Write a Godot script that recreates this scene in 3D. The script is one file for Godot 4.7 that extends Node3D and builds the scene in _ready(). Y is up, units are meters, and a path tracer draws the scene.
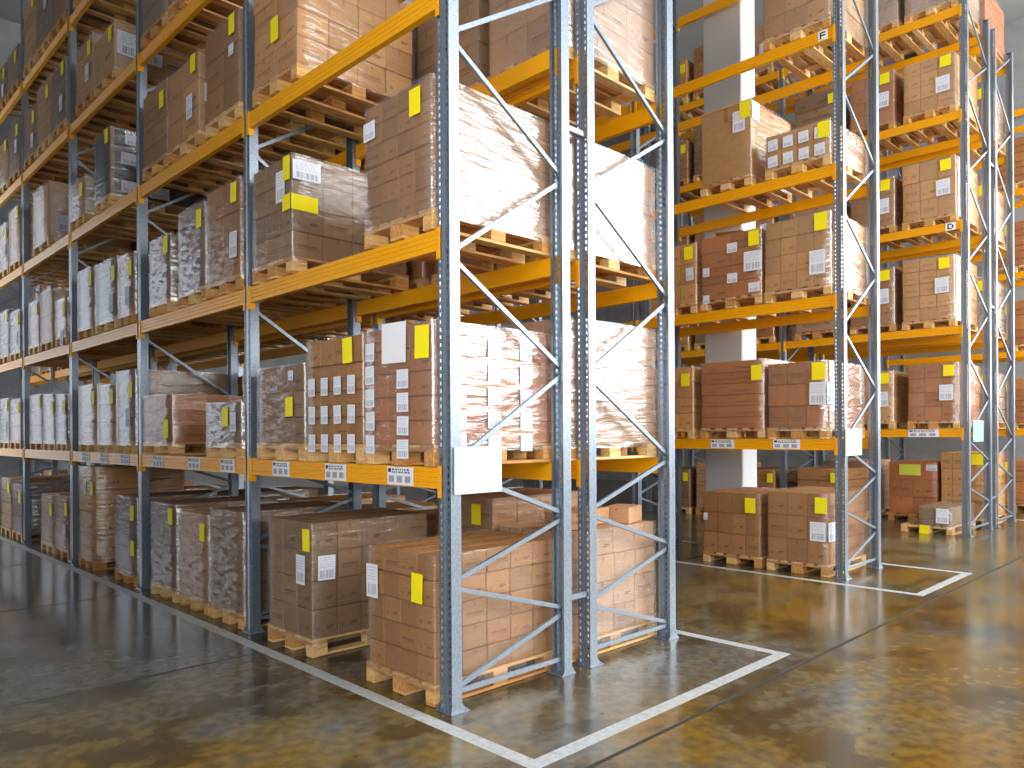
extends Node3D
# A warehouse: rows of galvanised pallet racking with yellow beams, full of film-wrapped pallet loads.
# World axes: rack rows run along -Z, row depth along +X, y up. The near foot of the signed end frame stands at the origin.

const LV1 := [0.0, 1.588, 3.149, 4.736, 6.286, 7.84]
const LV3 := [0.0, 1.72, 3.50, 5.11, 6.81, 8.5]
const LV4 := [0.0, 1.85, 3.63, 5.43, 7.33, 9.13]
const ORD := ["first", "second", "third", "fourth", "fifth", "sixth", "seventh", "eighth", "ninth", "tenth", "eleventh", "twelfth", "thirteenth", "fourteenth", "fifteenth", "sixteenth", "seventeenth", "eighteenth", "nineteenth", "twentieth", "twenty-first"]
const LEVEL_WORDS := ["on the floor", "first beam level", "second beam level", "third beam level", "fourth beam level", "top beam level"]
const CEIL := 12.6

var mats := {}
var meshes := {}
var names := {}
var rng := RandomNumberGenerator.new()
var racks := {}
var queue := []

func _ready() -> void:
	rng.seed = 4711
	set_camera()
	set_light()
	make_materials()
	build_shell()
	build_racks()
	build_loads()
	build_signs()

# ------------------------------------------------------------------ camera and light
func set_camera() -> void:
	var cam := Camera3D.new()
	cam.name = "camera"
	var f := 758.8
	cam.projection = Camera3D.PROJECTION_FRUSTUM
	cam.keep_aspect = Camera3D.KEEP_HEIGHT
	cam.near = 0.1
	cam.far = 200.0
	cam.size = 768.0 / f * 0.1
	cam.frustum_offset = Vector2(0.0, 49.8 / f * 0.1)
	cam.position = Vector3(-3.1442, 1.806, 3.7597)
	cam.basis = Basis(Vector3.UP, -0.7771) * Basis(Vector3(0, 0, 1), -0.0053)
	add_child(cam)
	cam.current = true

func set_light() -> void:
	var e := Environment.new()
	e.background_mode = Environment.BG_SKY
	var sky := Sky.new()
	var pm := ProceduralSkyMaterial.new()
	pm.sky_top_color = Color(0.55, 0.68, 0.85)
	pm.sky_horizon_color = Color(0.85, 0.9, 0.95)
	sky.sky_material = pm
	e.sky = sky
	e.tonemap_mode = Environment.TONE_MAPPER_LINEAR
	e.tonemap_exposure = 1.14
	e.sdfgi_enabled = true
	e.ssao_enabled = true
	e.ssil_enabled = true
	var we := WorldEnvironment.new()
	we.name = "environment"
	we.environment = e
	add_child(we)
	# daylight of the glazed wall across the loading aisle, one light per window bay
	for k in range(1, 5):
		window_light("daylight", Vector3(-3.0 + 5.2 * k, 6.55, 10.7), 0.0, Vector2(4.6, 7.9), 80.0, Color(1.0, 0.99, 0.97))
	# daylight of the window that closes the far end of the first aisle
	window_light("aisle_daylight", Vector3(-2.5, 4.5, -19.1), PI, Vector2(3.0, 7.6), 9.0, Color(0.84, 0.92, 1.0))
	window_light("deep_daylight", Vector3(-3.95, 3.4, -15.5), -PI / 2, Vector2(5.8, 5.2), 5.0, Color(0.84, 0.92, 1.0))
	# daylight of the window in the far side wall
	window_light("far_side_daylight", Vector3(20.0, 6.55, 5.9), PI / 2, Vector2(8.4, 7.9), 110.0, Color(0.97, 0.99, 1.0))
	# daylight of the side window by the loading aisle
	window_light("side_daylight", Vector3(-5.3, 3.2, 5.9), -PI / 2, Vector2(8.4, 3.8), 56.0, Color(1.0, 0.99, 0.97))

func window_light(called: String, at: Vector3, turn: float, size: Vector2, energy: float, c: Color) -> void:
	var l := AreaLight3D.new()
	l.name = called
	l.area_size = size
	l.light_energy = energy
	l.light_color = c
	l.area_range = 60.0
	l.area_attenuation = 2.0
	l.shadow_enabled = true
	l.position = at
	l.rotation.y = turn
	add_child(l, true)

# ------------------------------------------------------------------ materials
func mat(key: String, c: Color, rough := 0.8, metal := 0.0) -> StandardMaterial3D:
	var m := StandardMaterial3D.new()
	m.resource_name = key
	m.albedo_color = c
	m.roughness = rough
	m.metallic = metal
	mats[key] = m
	return m

func noise_tex(seed_: int, freq: float, size: int, ramp: Array, as_normal := false, bump := 4.0) -> NoiseTexture2D:
	var n := FastNoiseLite.new()
	n.seed = seed_
	n.frequency = freq
	n.fractal_octaves = 4
	var t := NoiseTexture2D.new()
	t.width = size
	t.height = size
	t.seamless = true
	t.noise = n
	if as_normal:
		t.as_normal_map = true
		t.bump_strength = bump
	else:
		var g := Gradient.new()
		g.offsets = PackedFloat32Array([0.0, 0.5, 1.0])
		g.colors = PackedColorArray(ramp)
		t.color_ramp = g
	return t

func c8(r: int, g: int, b: int) -> Color:
	return Color(r / 255.0, g / 255.0, b / 255.0)

func make_materials() -> void:
	# galvanised steel with its spangle
	var steel := mat("steel", c8(156, 168, 181), 0.38, 0.72)
	steel.albedo_texture = noise_tex(3, 0.05, 256, [Color(0.82, 0.83, 0.85), Color(0.93, 0.94, 0.95), Color(1, 1, 1)])
	steel.uv1_triplanar = true
	steel.uv1_scale = Vector3.ONE * 3.0
	var yel := mat("beam_yellow", c8(238, 166, 0), 0.4)
	# cardboard in several tones, with and without print
	var board := [card_texture(0), card_texture(1), card_texture(2)]
	var tones := [c8(170, 120, 68), c8(186, 118, 62), c8(152, 118, 84), c8(208, 156, 92), c8(198, 154, 116), c8(58, 54, 52)]
	for t in tones.size():
		for v in 3:
			var k := 1.0 + 0.05 * (v - 1)
			var m := mat("card_%d_%d" % [t, v], Color(tones[t].r * k, tones[t].g * k, tones[t].b * k), 0.82)
			m.albedo_texture = board[(v + t) % 3]
	mat("core", c8(150, 112, 76), 0.9)
	# pallet timber
	for v in 3:
		var w := mat("wood_%d" % v, [c8(226, 182, 116), c8(208, 156, 90), c8(236, 200, 142)][v], 0.75)
		w.albedo_texture = noise_tex(20 + v, 0.02, 256, [Color(0.78, 0.74, 0.68), Color(0.93, 0.91, 0.88), Color(1, 1, 1)])
		w.uv1_triplanar = true
		w.uv1_scale = Vector3(0.6, 4.0, 4.0)
		w.uv1_offset = Vector3(0.1 * v, 0.3, 0.2)
	# stretch film: clear to milky, wrinkled
	var wr := noise_tex(31, 0.012, 512, [], true, 7.0)
	var alphas := [0.09, 0.17, 0.26, 0.36]
	for v in 4:
		# several turns of thin film: mostly clear, the rest a soft mirror
		var f := mat("film_%d" % v, Color(0.9, 0.92, 0.94, alphas[v]), 0.26, 0.85)
		f.transparency = BaseMaterial3D.TRANSPARENCY_ALPHA
		f.cull_mode = BaseMaterial3D.CULL_DISABLED
		f.normal_enabled = true
		f.normal_texture = wr
		f.normal_scale = [0.4, 0.55, 0.65, 0.3][v]
		f.uv1_scale = Vector3(0.35, 2.4, 1.0)
	mat("sticker", c8(248, 232, 0), 0.6)
	mat("sticker_green", c8(214, 226, 84), 0.6)
	var pl := mat("paper", Color(1, 1, 1), 0.7)
	pl.albedo_texture = label_texture(64, 88, 0)
	var bl := mat("beam_label", Color(1, 1, 1), 0.6)
	bl.albedo_texture = label_texture(128, 56, 1)
	for ch in ["F", "D", "C"]:
		var lm := mat("plate_" + ch, Color(1, 1, 1), 0.6)
		lm.albedo_texture = letter_texture(ch)
	mat("paper_plain", c8(232, 234, 242), 0.75)
	mat("sign_white", c8(196, 222, 224), 0.5)
	mat("sign_green", c8(132, 200, 192), 0.5)
	# building
	var wall := mat("wall", c8(156, 158, 160), 0.9)
	wall.albedo_texture = noise_tex(41, 0.02, 256, [Color(0.9, 0.9, 0.9), Color(0.97, 0.97, 0.97), Color(1, 1, 1)])
	wall.uv1_triplanar = true
	wall.uv1_scale = Vector3.ONE * 0.3
	mat("ceiling", c8(158, 160, 160), 0.9)
	mat("column", c8(186, 190, 194), 0.85)
	mat("roof_steel", c8(150, 154, 158), 0.6, 0.3)
	mat("window_frame", c8(120, 124, 128), 0.5, 0.3)
	var pane := mat("window_pane", c8(240, 244, 248), 0.4)
	pane.emission_enabled = true
	pane.emission = Color(0.97, 0.98, 1.0)
	pane.emission_energy_multiplier = 1.2
	var fl := mat("floor", Color(1, 1, 1), 0.2)
	fl.albedo_texture = floor_texture()
	fl.texture_repeat = false
	fl.roughness = 1.0
	fl.roughness_texture = noise_tex(52, 0.006, 512, [Color(0.12, 0.12, 0.12), Color(0.18, 0.18, 0.18), Color(0.26, 0.26, 0.26)])
	fl.normal_enabled = false
	mat("joint", c8(52, 46, 38), 0.85)
	var ln := mat("line_paint", c8(190, 196, 200), 0.5)
	ln.albedo_texture = noise_tex(61, 0.05, 256, [Color(0.8, 0.79, 0.77), Color(0.95, 0.95, 0.95), Color(1, 1, 1)])
	ln.uv1_triplanar = true
	ln.uv1_scale = Vector3.ONE * 1.2

func card_texture(kind: int) -> ImageTexture:
	var im := Image.create(192, 192, false, Image.FORMAT_RGB8)
	var n := FastNoiseLite.new()
	n.seed = 100 + kind
	n.frequency = 0.02
	var r := RandomNumberGenerator.new()
	r.seed = 900 + kind
	for y in 192:
		for x in 192:
			var v := 0.93 + 0.07 * n.get_noise_2d(x, y * 2.0) + 0.02 * n.get_noise_2d(x * 14.0, y * 3.0)
			im.set_pixel(x, y, Color(v, v * 0.995, v * 0.985))
	if kind != 2:   # the tape over the flaps
		im.fill_rect(Rect2i(0, 0, 192, 5), Color(0.86, 0.8, 0.72))
		for y in range(0, 40):
			for x in range(90, 104):
				im.set_pixel(x, y, im.get_pixel(x, y) * Color(0.9, 0.8, 0.66))
	if kind == 1:   # rows of print
		for row in 3:
			var x := 30
			while x < 160:
				var w := r.randi_range(3, 12)
				im.fill_rect(Rect2i(x, 96 + row * 14, w, 9 if row == 0 else 5), Color(0.44, 0.36, 0.3))
				x += w + r.randi_range(2, 6)
	if kind == 2:
		im.fill_rect(Rect2i(26, 120, 22, 22), Color(0.5, 0.42, 0.36))
		im.fill_rect(Rect2i(29, 123, 16, 16), Color(0.93, 0.92, 0.9))
		im.fill_rect(Rect2i(35, 126, 4, 10), Color(0.5, 0.42, 0.36))
		im.fill_rect(Rect2i(104, 116, 58, 8), Color(0.5, 0.42, 0.35))
		im.fill_rect(Rect2i(104, 130, 44, 6), Color(0.5, 0.42, 0.35))
	return ImageTexture.create_from_image(im)

func label_texture(w: int, h: int, kind: int) -> ImageTexture:
	var im := Image.create(w, h, false, Image.FORMAT_RGB8)
	im.fill(Color(0.88, 0.9, 0.95))
	var r := RandomNumberGenerator.new()
	r.seed = 77 + kind
	var ink := Color(0.2, 0.2, 0.24)
	if kind == 0:
		for row in 5:
			var x := 6
			while x < w - 10:
				var k := r.randi_range(3, 9)
				im.fill_rect(Rect2i(x, 7 + row * 8, k, 3), Color(0.72, 0.73, 0.78))
				x += k + r.randi_range(2, 5)
		var bx := 8
		while bx < w - 8:
			var k2 := r.randi_range(1, 3)
			im.fill_rect(Rect2i(bx, 52, k2, 28), Color(0.62, 0.63, 0.68))
			bx += k2 + r.randi_range(1, 3)
	else:
		im.fill_rect(Rect2i(5, 5, 14, 12), Color(0.1, 0.1, 0.12))
		for row in 2:
			var x := 24
			while x < w - 16:
				var k := r.randi_range(4, 12)
				im.fill_rect(Rect2i(x, 6 + row * 8, k, 5), ink)
				x += k + r.randi_range(3, 6)
		for grp in 3:
			var x2 := 8 + grp * 40
			for i in 9:
				im.fill_rect(Rect2i(x2 + i * 3, 28, 1 + (i * 7 + grp) % 2, 20), ink)
	return ImageTexture.create_from_image(im)

func letter_texture(ch: String) -> ImageTexture:
	var rows: Array = {"F": ["11110", "10000", "11110", "10000", "10000"], "D": ["11100", "10010", "10010", "10010", "11100"], "C": ["01110", "10000", "10000", "10000", "01110"]}[ch]
	var im := Image.create(56, 56, false, Image.FORMAT_RGB8)
	im.fill(Color(0.92, 0.93, 0.95))
	for y in 5:
		for x in 5:
			if rows[y][x] == "1":
				im.fill_rect(Rect2i(11 + x * 8, 8 + y * 8, 8, 8), Color(0.08, 0.08, 0.1))
	return ImageTexture.create_from_image(im)

# stains of the sealed concrete, laid out over 20 x 20 m from (-6, -9)
func floor_texture() -> ImageTexture:
	var s := 1024
	var im := Image.create(s, s, false, Image.FORMAT_RGB8)
	var n1 := FastNoiseLite.new()
	n1.seed = 7
	n1.frequency = 0.5
	n1.fractal_octaves = 5
	var n2 := FastNoiseLite.new()
	n2.seed = 8
	n2.frequency = 2.4
	n2.fractal_octaves = 5
	n2.fractal_gain = 0.65
	var n3 := FastNoiseLite.new()
	n3.seed = 9
	n3.frequency = 9.0
	n3.fractal_octaves = 3
	var grey := Vector3(0.37, 0.365, 0.35)
	var ochre := Vector3(0.46, 0.345, 0.08)
	var dark := Vector3(0.17, 0.145, 0.105)
	for j in s:
		var z := -9.0 + 20.0 * (j + 0.5) / s
		for i in s:
			var x := -6.0 + 20.0 * (i + 0.5) / s
			var a := n1.get_noise_2d(x * 0.8, z * 1.2)
			var b := n2.get_noise_2d(x * 0.7, z * 1.2)
			var c := n3.get_noise_2d(x, z)
			# where the amber sealer has stained the slab: the loading aisle, less between and deep in the rows
			var where := smoothstep(-2.6, 0.6, z + 0.6 * a)
			if x > 2.4:
				where = maxf(where, 0.35)
			if x > 7.6:
				where = minf(where, 0.6)
			if x > 0.0 and x < 2.7 and z < 0.85:
				where *= 0.3
			var o := clampf(where * (0.66 + 1.25 * a + 0.55 * b), 0.0, 1.0)
			var d := clampf((b * 0.9 + 0.02 + 0.9 * n1.get_noise_2d(x * 1.7 + 40.0, z * 1.9)) * 1.25, 0.0, 0.6)
			var v := grey.lerp(ochre, o).lerp(dark, d) * (1.0 + 0.24 * c + 0.16 * b)
			im.set_pixel(i, j, Color(clampf(v.x, 0, 1), clampf(v.y, 0, 1), clampf(v.z, 0, 1)))
	return ImageTexture.create_from_image(im)

# ------------------------------------------------------------------ mesh helpers
func begin() -> SurfaceTool:
	var st := SurfaceTool.new()
	st.begin(Mesh.PRIMITIVE_TRIANGLES)
	return st

func quad(st: SurfaceTool, a: Vector3, b: Vector3, c: Vector3, d: Vector3, n: Vector3, ua := Vector2(0, 0), ub := Vector2(1, 0), uc := Vector2(1, 1), ud := Vector2(0, 1)) -> void:
	var flip := (b - a).cross(c - a).dot(n) > 0.0   # front faces run clockwise
	var vs := [a, b, c, a, c, d]
	var us := [ua, ub, uc, ua, uc, ud]
	if flip:
		vs = [a, c, b, a, d, c]
		us = [ua, uc, ub, ua, ud, uc]
	for i in 6:
		st.set_normal(n)
		st.set_uv(us[i])
		st.add_vertex(vs[i])

func tri(st: SurfaceTool, a: Vector3, b: Vector3, c: Vector3, n: Vector3) -> void:
	var vs := [a, b, c]
	if (b - a).cross(c - a).dot(n) > 0.0:
		vs = [a, c, b]
	for v in vs:
		st.set_normal(n)
		st.set_uv(Vector2(0.02, 0.5))
		st.add_vertex(v)

# a box with chamfered edges; face UVs run 0..1, u along the horizontal, v downwards
func cbox(st: SurfaceTool, lo: Vector3, hi: Vector3, ch := 0.0) -> void:
	var mid := (lo + hi) * 0.5
	var h := (hi - lo) * 0.5
	for ax in 3:
		for sg in [-1.0, 1.0]:
			var n := Vector3.ZERO
			n[ax] = sg
			var p: int = [2, 0, 0][ax]
			var q: int = [1, 2, 1][ax]
			var vs := []
			for s in [[-1, 1], [1, 1], [1, -1], [-1, -1]]:
				var v := mid
				v[ax] += sg * h[ax]
				v[p] += s[0] * (h[p] - ch)
				v[q] += s[1] * (h[q] - ch)
				vs.append(v)
			if (ax == 0 and sg > 0) or (ax == 2 and sg < 0):
				quad(st, vs[0], vs[1], vs[2], vs[3], n, Vector2(1, 0), Vector2(0, 0), Vector2(0, 1), Vector2(1, 1))
			else:
				quad(st, vs[0], vs[1], vs[2], vs[3], n)
	if ch <= 0.0:
		return
	for ax in 3:
		var p := (ax + 1) % 3
		var q := (ax + 2) % 3
		for s in [-1.0, 1.0]:
			for t in [-1.0, 1.0]:
				var vs := []
				for e in [[-1.0, 0], [1.0, 0], [1.0, 1], [-1.0, 1]]:
					var v := mid
					v[ax] += e[0] * (h[ax] - ch)
					v[p] += s * (h[p] - (ch if e[1] == 1 else 0.0))
					v[q] += t * (h[q] - (0.0 if e[1] == 1 else ch))
					vs.append(v)
				var n := Vector3.ZERO
				n[p] = s
				n[q] = t
				quad(st, vs[0], vs[1], vs[2], vs[3], n.normalized(), Vector2(.02, .5), Vector2(.02, .6), Vector2(.03, .6), Vector2(.03, .5))
	for a in [-1.0, 1.0]:
		for b in [-1.0, 1.0]:
			for c in [-1.0, 1.0]:
				var s := Vector3(a, b, c)
				var o := mid + s * (h - Vector3.ONE * ch)
				tri(st, o + Vector3(a * ch, 0, 0), o + Vector3(0, b * ch, 0), o + Vector3(0, 0, c * ch), s.normalized())

func box_mesh(size: Vector3, ch := 0.0) -> Mesh:   # centred in x and z, standing on y = 0
	var key := "box %.3f %.3f %.3f %.3f" % [size.x, size.y, size.z, ch]
	if not meshes.has(key):
		var st := begin()
		cbox(st, Vector3(-size.x / 2, 0, -size.z / 2), Vector3(size.x / 2, size.y, size.z / 2), ch)
		meshes[key] = st.commit()
	return meshes[key]

# a closed profile (x, y), drawn out along z from 0 to -length
func extrude(profile: Array, length: float) -> Mesh:
	var st := begin()
	var c := Vector2.ZERO
	for p in profile:
		c += p / profile.size()
	for i in profile.size():
		var a: Vector2 = profile[i]
		var b: Vector2 = profile[(i + 1) % profile.size()]
		var e := b - a
		var n := Vector3(e.y, -e.x, 0).normalized()   # the profile runs counter-clockwise
		quad(st, Vector3(a.x, a.y, 0), Vector3(a.x, a.y, -length), Vector3(b.x, b.y, -length), Vector3(b.x, b.y, 0), n)
	var tris := Geometry2D.triangulate_polygon(PackedVector2Array(profile))
	for i in range(0, tris.size(), 3):
		var p: Vector2 = profile[tris[i]]
		var q: Vector2 = profile[tris[i + 1]]
		var r: Vector2 = profile[tris[i + 2]]
		tri(st, Vector3(p.x, p.y, 0), Vector3(q.x, q.y, 0), Vector3(r.x, r.y, 0), Vector3.BACK)
		tri(st, Vector3(p.x, p.y, -length), Vector3(q.x, q.y, -length), Vector3(r.x, r.y, -length), Vector3.FORWARD)
	return st.commit()

func put(called: String, mesh: Mesh, m: String, parent: Node, at := Vector3.ZERO, turn := Vector3.ZERO) -> MeshInstance3D:
	var o := MeshInstance3D.new()
	o.name = called
	o.mesh = mesh
	o.material_override = mats[m]
	o.cast_shadow = GeometryInstance3D.SHADOW_CASTING_SETTING_ON
	parent.add_child(o, true)
	o.position = at
	o.rotation = turn
	return o

func part(called: String, parent: Node, at := Vector3.ZERO) -> Node3D:
	var o := Node3D.new()
	o.name = called
	parent.add_child(o, true)
	o.position = at
	return o

func numbered(called: String) -> String:
	var k: int = names.get(called, 0)
	names[called] = k + 1
	return called if k == 0 else "%s_%03d" % [called, k]

func thing(called: String, label: String, category: String, at: Vector3, group := "") -> Node3D:
	var o := Node3D.new()
	o.name = numbered(called)
	add_child(o)
	o.position = at
	o.set_meta("label", label)
	o.set_meta("category", category)
	if group:
		o.set_meta("group", group)
	return o

func structure(called: String, label: String, category: String) -> Node3D:
	var o := thing(called, label, category, Vector3.ZERO)
	o.set_meta("kind", "structure")
	return o

func slab(called: String, lo: Vector3, hi: Vector3, m: String, parent: Node) -> MeshInstance3D:
	return put(called, box_mesh(hi - lo), m, parent, Vector3((lo.x + hi.x) / 2, lo.y, (lo.z + hi.z) / 2))

# ------------------------------------------------------------------ the building
func build_shell() -> void:
	var x0 := -5.6
	var x1 := 20.3
	var z0 := -19.4
	var z1 := 11.0
	# floor: slabs between saw-cut joints, painted lines
	var f := structure("floor", "sealed grey concrete floor with amber stains and white painted lines", "floor")
	var cuts := [z0, -15.0, -11.9, -8.7, -5.5, -2.22, 1.12, 4.5, 7.8, z1]
	for i in cuts.size() - 1:
		var st := begin()
		var a: float = cuts[i] + 0.017
		var b: float = cuts[i + 1] - 0.017
		var uv := func(x, z): return Vector2((x + 6.0) / 20.0, (z + 9.0) / 20.0)
		quad(st, Vector3(x0, 0, a), Vector3(x1, 0, a), Vector3(x1, 0, b), Vector3(x0, 0, b), Vector3.UP, uv.call(x0, a), uv.call(x1, a), uv.call(x1, b), uv.call(x0, b))
		for zz in [[a, Vector3.FORWARD], [b, Vector3.BACK]]:
			quad(st, Vector3(x0, 0, zz[0]), Vector3(x1, 0, zz[0]), Vector3(x1, -0.15, zz[0]), Vector3(x0, -0.15, zz[0]), zz[1], uv.call(x0, a), uv.call(x1, a), uv.call(x1, a), uv.call(x0, a))
		put("floor_slab", st.commit(), "floor", f)
	slab("joint_filler", Vector3(x0, -0.3, z0), Vector3(x1, -0.004, z1), "joint", f)
	for r in [[-0.215, -0.115, -14.5, 0.94], [2.70, 2.80, -14.5, 0.94], [5.90, 6.0, -9.3, 0.98], [7.70, 7.80, -9.3, 0.98], [14.95, 15.05, -6.8, 1.0]]:
		slab("marking_line", Vector3(r[0], 0.0, r[2]), Vector3(r[1], 0.0015, r[3]), "line_paint", f)
	for r in [[-0.115, 2.70, 0.84, 0.94], [6.0, 7.70, 0.88, 0.98]]:
		slab("marking_line", Vector3(r[0], 0.0, r[2]), Vector3(r[1], 0.0015, r[3]), "line_paint", f)
	# walls and ceiling, with thickness
	var wl := structure("wall_left", "pale grey side wall of the hall along the first aisle", "wall")
	slab("panel", Vector3(x0 - 0.3, -0.3, 0.9), Vector3(x0, 1.2, z1), "wall", wl)
	slab("panel", Vector3(x0 - 0.3, 5.2, 0.9), Vector3(x0, CEIL, z1), "wall", wl)
	slab("panel", Vector3(x0 - 0.3, 1.2, 0.9), Vector3(x0, 5.2, 1.6), "wall", wl)
	slab("panel", Vector3(x0 - 0.3, 1.2, 10.2), Vector3(x0, 5.2, z1), "wall", wl)
	slab("panel", Vector3(x0 - 0.3, -0.3, 0.6), Vector3(-4.2, CEIL, 0.9), "wall", wl)
	slab("panel", Vector3(-4.5, -0.3, -12.5), Vector3(-4.2, CEIL, 0.6), "wall", wl)
	slab("panel", Vector3(-4.5, -0.3, z0), Vector3(-4.2, CEIL, -18.5), "wall", wl)
	slab("panel", Vector3(-4.5, -0.3, -18.5), Vector3(-4.2, 0.7, -12.5), "wall", wl)
	slab("panel", Vector3(-4.5, 6.1, -18.5), Vector3(-4.2, CEIL, -12.5), "wall", wl)
	window(6, "wide side window beside the loading aisle", Vector3(x0 - 0.1, 1.2, 5.9), 8.6, 4.0, 6, 3, -PI / 2)
	window(8, "side window near the far end of the first aisle", Vector3(-4.3, 0.7, -15.5), 6.0, 5.4, 4, 4, -PI / 2)
	var wr := structure("wall_right", "pale grey plastered side wall beyond the last rack", "wall")
	slab("panel", Vector3(x1, -0.3, z0), Vector3(x1 + 0.3, CEIL, 1.6), "wall", wr)
	slab("panel", Vector3(x1, -0.3, 10.2), Vector3(x1 + 0.3, CEIL, z1), "wall", wr)
	slab("panel", Vector3(x1, -0.3, 1.6), Vector3(x1 + 0.3, 2.5, 10.2), "wall", wr)
	slab("panel", Vector3(x1, 10.6, 1.6), Vector3(x1 + 0.3, CEIL, 10.2), "wall", wr)
	window(7, "wide window in the pale side wall beyond the last rack", Vector3(x1 + 0.1, 2.5, 5.9), 8.6, 8.1, 6, 6, PI / 2)
	put("pipe", box_mesh(Vector3(0.14, 0.14, 20.0), 0.03), "roof_steel", wr, Vector3(x1 - 0.1, 10.0, -9.0))
	var ce := structure("ceiling", "pale grey ceiling high above the racks", "ceiling")
	slab("panel", Vector3(x0 - 0.3, CEIL, z0 - 0.3), Vector3(x1 + 0.3, CEIL + 0.3, z1 + 0.3), "ceiling", ce)
	# far wall with a tall window at the end of the first aisle
	var wb := structure("wall_back", "pale grey end wall at the far end of the aisles", "wall")
	slab("panel", Vector3(-4.5, -0.3, z0 - 0.3), Vector3(-4.1, CEIL, z0), "wall", wb)
	slab("panel", Vector3(-0.9, -0.3, z0 - 0.3), Vector3(x1, CEIL, z0), "wall", wb)
	slab("panel", Vector3(-4.1, -0.3, z0 - 0.3), Vector3(-0.9, 0.6, z0), "wall", wb)
	slab("panel", Vector3(-4.1, 8.4, z0 - 0.3), Vector3(-0.9, CEIL, z0), "wall", wb)
	window(1, "tall bright window closing the far end of the first aisle", Vector3(-2.5, 0.6, z0 - 0.1), 3.2, 7.8, 3, 6)
	# the glazed wall opposite the rack ends
	var wf := structure("wall_front", "pale wall with tall windows facing the rack ends", "wall")
	slab("panel", Vector3(x0, -0.3, z1), Vector3(x1, 2.5, z1 + 0.3), "wall", wf)
	slab("panel", Vector3(x0, 10.6, z1), Vector3(x1, CEIL, z1 + 0.3), "wall", wf)
	var edges := [x0]
	for k in range(1, 5):
		edges.append(-3.0 + 5.2 * k - 2.4)
		edges.append(-3.0 + 5.2 * k + 2.4)
	edges.append(x1)
	for k in 5:
		if edges[2 * k + 1] > edges[2 * k] + 0.01:
			slab("panel", Vector3(edges[2 * k], 2.5, z1), Vector3(edges[2 * k + 1], 10.6, z1 + 0.3), "wall", wf)
	for k in range(1, 5):
		window(k + 1, "tall bright window of the glazed wall facing the rack ends", Vector3(-3.0 + 5.2 * k, 2.5, z1 + 0.1), 4.8, 8.1, 4, 6)
	# concrete columns behind the single rack row
	for k in 2:
		var co := thing("column", ["square pale concrete column behind the single rack row", "second concrete column deeper behind the single rack row"][k], "column", Vector3(7.83, 0, -2.42 - 7.2 * k))
		co.set_meta("kind", "structure")
		put("shaft", box_mesh(Vector3(0.46, CEIL, 0.66), 0.015), "column", co)
	for k in 3:
		var rb := thing("beam", "grey steel roof beam spanning the hall under the ceiling", "beam", Vector3(0, 0, 5.0 - 8.0 * k), "roof beams")
		rb.set_meta("kind", "structure")
		slab("girder", Vector3(x0, CEIL - 0.5, -0.15), Vector3(x1, CEIL, 0.15), "roof_steel", rb)

func window(n: int, label: String, at: Vector3, w: float, h: float, nx: int, ny: int, turn := 0.0) -> void:
	var o := structure("window_%d" % n, label, "window")
	o.position = at
	o.rotation.y = turn
	var fr := part("window_frame", o)
	for i in nx + 1:
		put("mullion", box_mesh(Vector3(0.08, h, 0.12), 0.008), "window_frame", fr, Vector3(-w / 2 + w * i / nx, 0, 0))
	for j in ny + 1:
		put("transom", box_mesh(Vector3(w, 0.08, 0.1), 0.008), "window_frame", fr, Vector3(0, (h - 0.08) * j / ny, 0))
	for i in nx:
		for j in ny:
			put("window_pane", box_mesh(Vector3(w / nx - 0.04, h / ny - 0.04, 0.012)), "window_pane", o, Vector3(-w / 2 + w * (i + 0.5) / nx, h * j / ny + 0.02, 0))

# ------------------------------------------------------------------ racking
func post_mesh(hgt: float) -> Mesh:
	# an omega section of thin sheet: perforated face at x = 0, folded sides and lips, open to +x; z runs 0 .. -0.12
	var key := "post %.2f" % hgt
	if meshes.has(key):
		return meshes[key]
	var st := begin()
	var w := 0.12
	var d := 0.085
	var up := func(x, z, y): return Vector3(x, y, z)
	var strip := func(xa, za, xb, zb, n):
		quad(st, Vector3(xa, 0, za), Vector3(xb, 0, zb), Vector3(xb, hgt, zb), Vector3(xa, hgt, za), n)
	# the two perforated bands
	var pitch := 0.05
	var nn := int(hgt / pitch)
	for band in [[0.0, -0.044], [-0.076, -w]]:
		var za: float = band[0]
		var zb: float = band[1]
		var zm := (za + zb) / 2
		strip.call(0.0, za, 0.0, zm + 0.008, Vector3.LEFT)
		strip.call(0.0, zm - 0.008, 0.0, zb, Vector3.LEFT)
		for k in nn:
			var y0 := k * pitch
			quad(st, Vector3(0, y0, zm + 0.008), Vector3(0, y0, zm - 0.008), Vector3(0, y0 + 0.026, zm - 0.006), Vector3(0, y0 + 0.026, zm + 0.006), Vector3.LEFT)
	# the groove down the middle
	strip.call(0.0, -0.044, 0.014, -0.05, Vector3(-0.4, 0, -1).normalized())
	strip.call(0.014, -0.05, 0.014, -0.07, Vector3.LEFT)
	strip.call(0.014, -0.07, 0.0, -0.076, Vector3(-0.4, 0, 1).normalized())
	# sides, a shallow bead along each, and lips
	for s in [[0.0, 1.0], [-w, -1.0]]:
		var z: float = s[0]
		var o: float = s[1]
		var n := Vector3(0, 0, o)
		strip.call(0.0, z, 0.03, z, n)
		strip.call(0.03, z, 0.036, z - o * 0.004, n)
		strip.call(0.036, z - o * 0.004, 0.058, z - o * 0.004, n)
		strip.call(0.058, z - o * 0.004, 0.064, z, n)
		strip.call(0.064, z, d, z, n)
		strip.call(d, z, d, z - o * 0.022, Vector3.RIGHT)
	# a cap of sheet on the top
	quad(st, Vector3(0, hgt, 0), Vector3(d, hgt, 0), Vector3(d, hgt, -w), Vector3(0, hgt, -w), Vector3.UP)
	meshes[key] = st.commit()
	return meshes[key]

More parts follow.
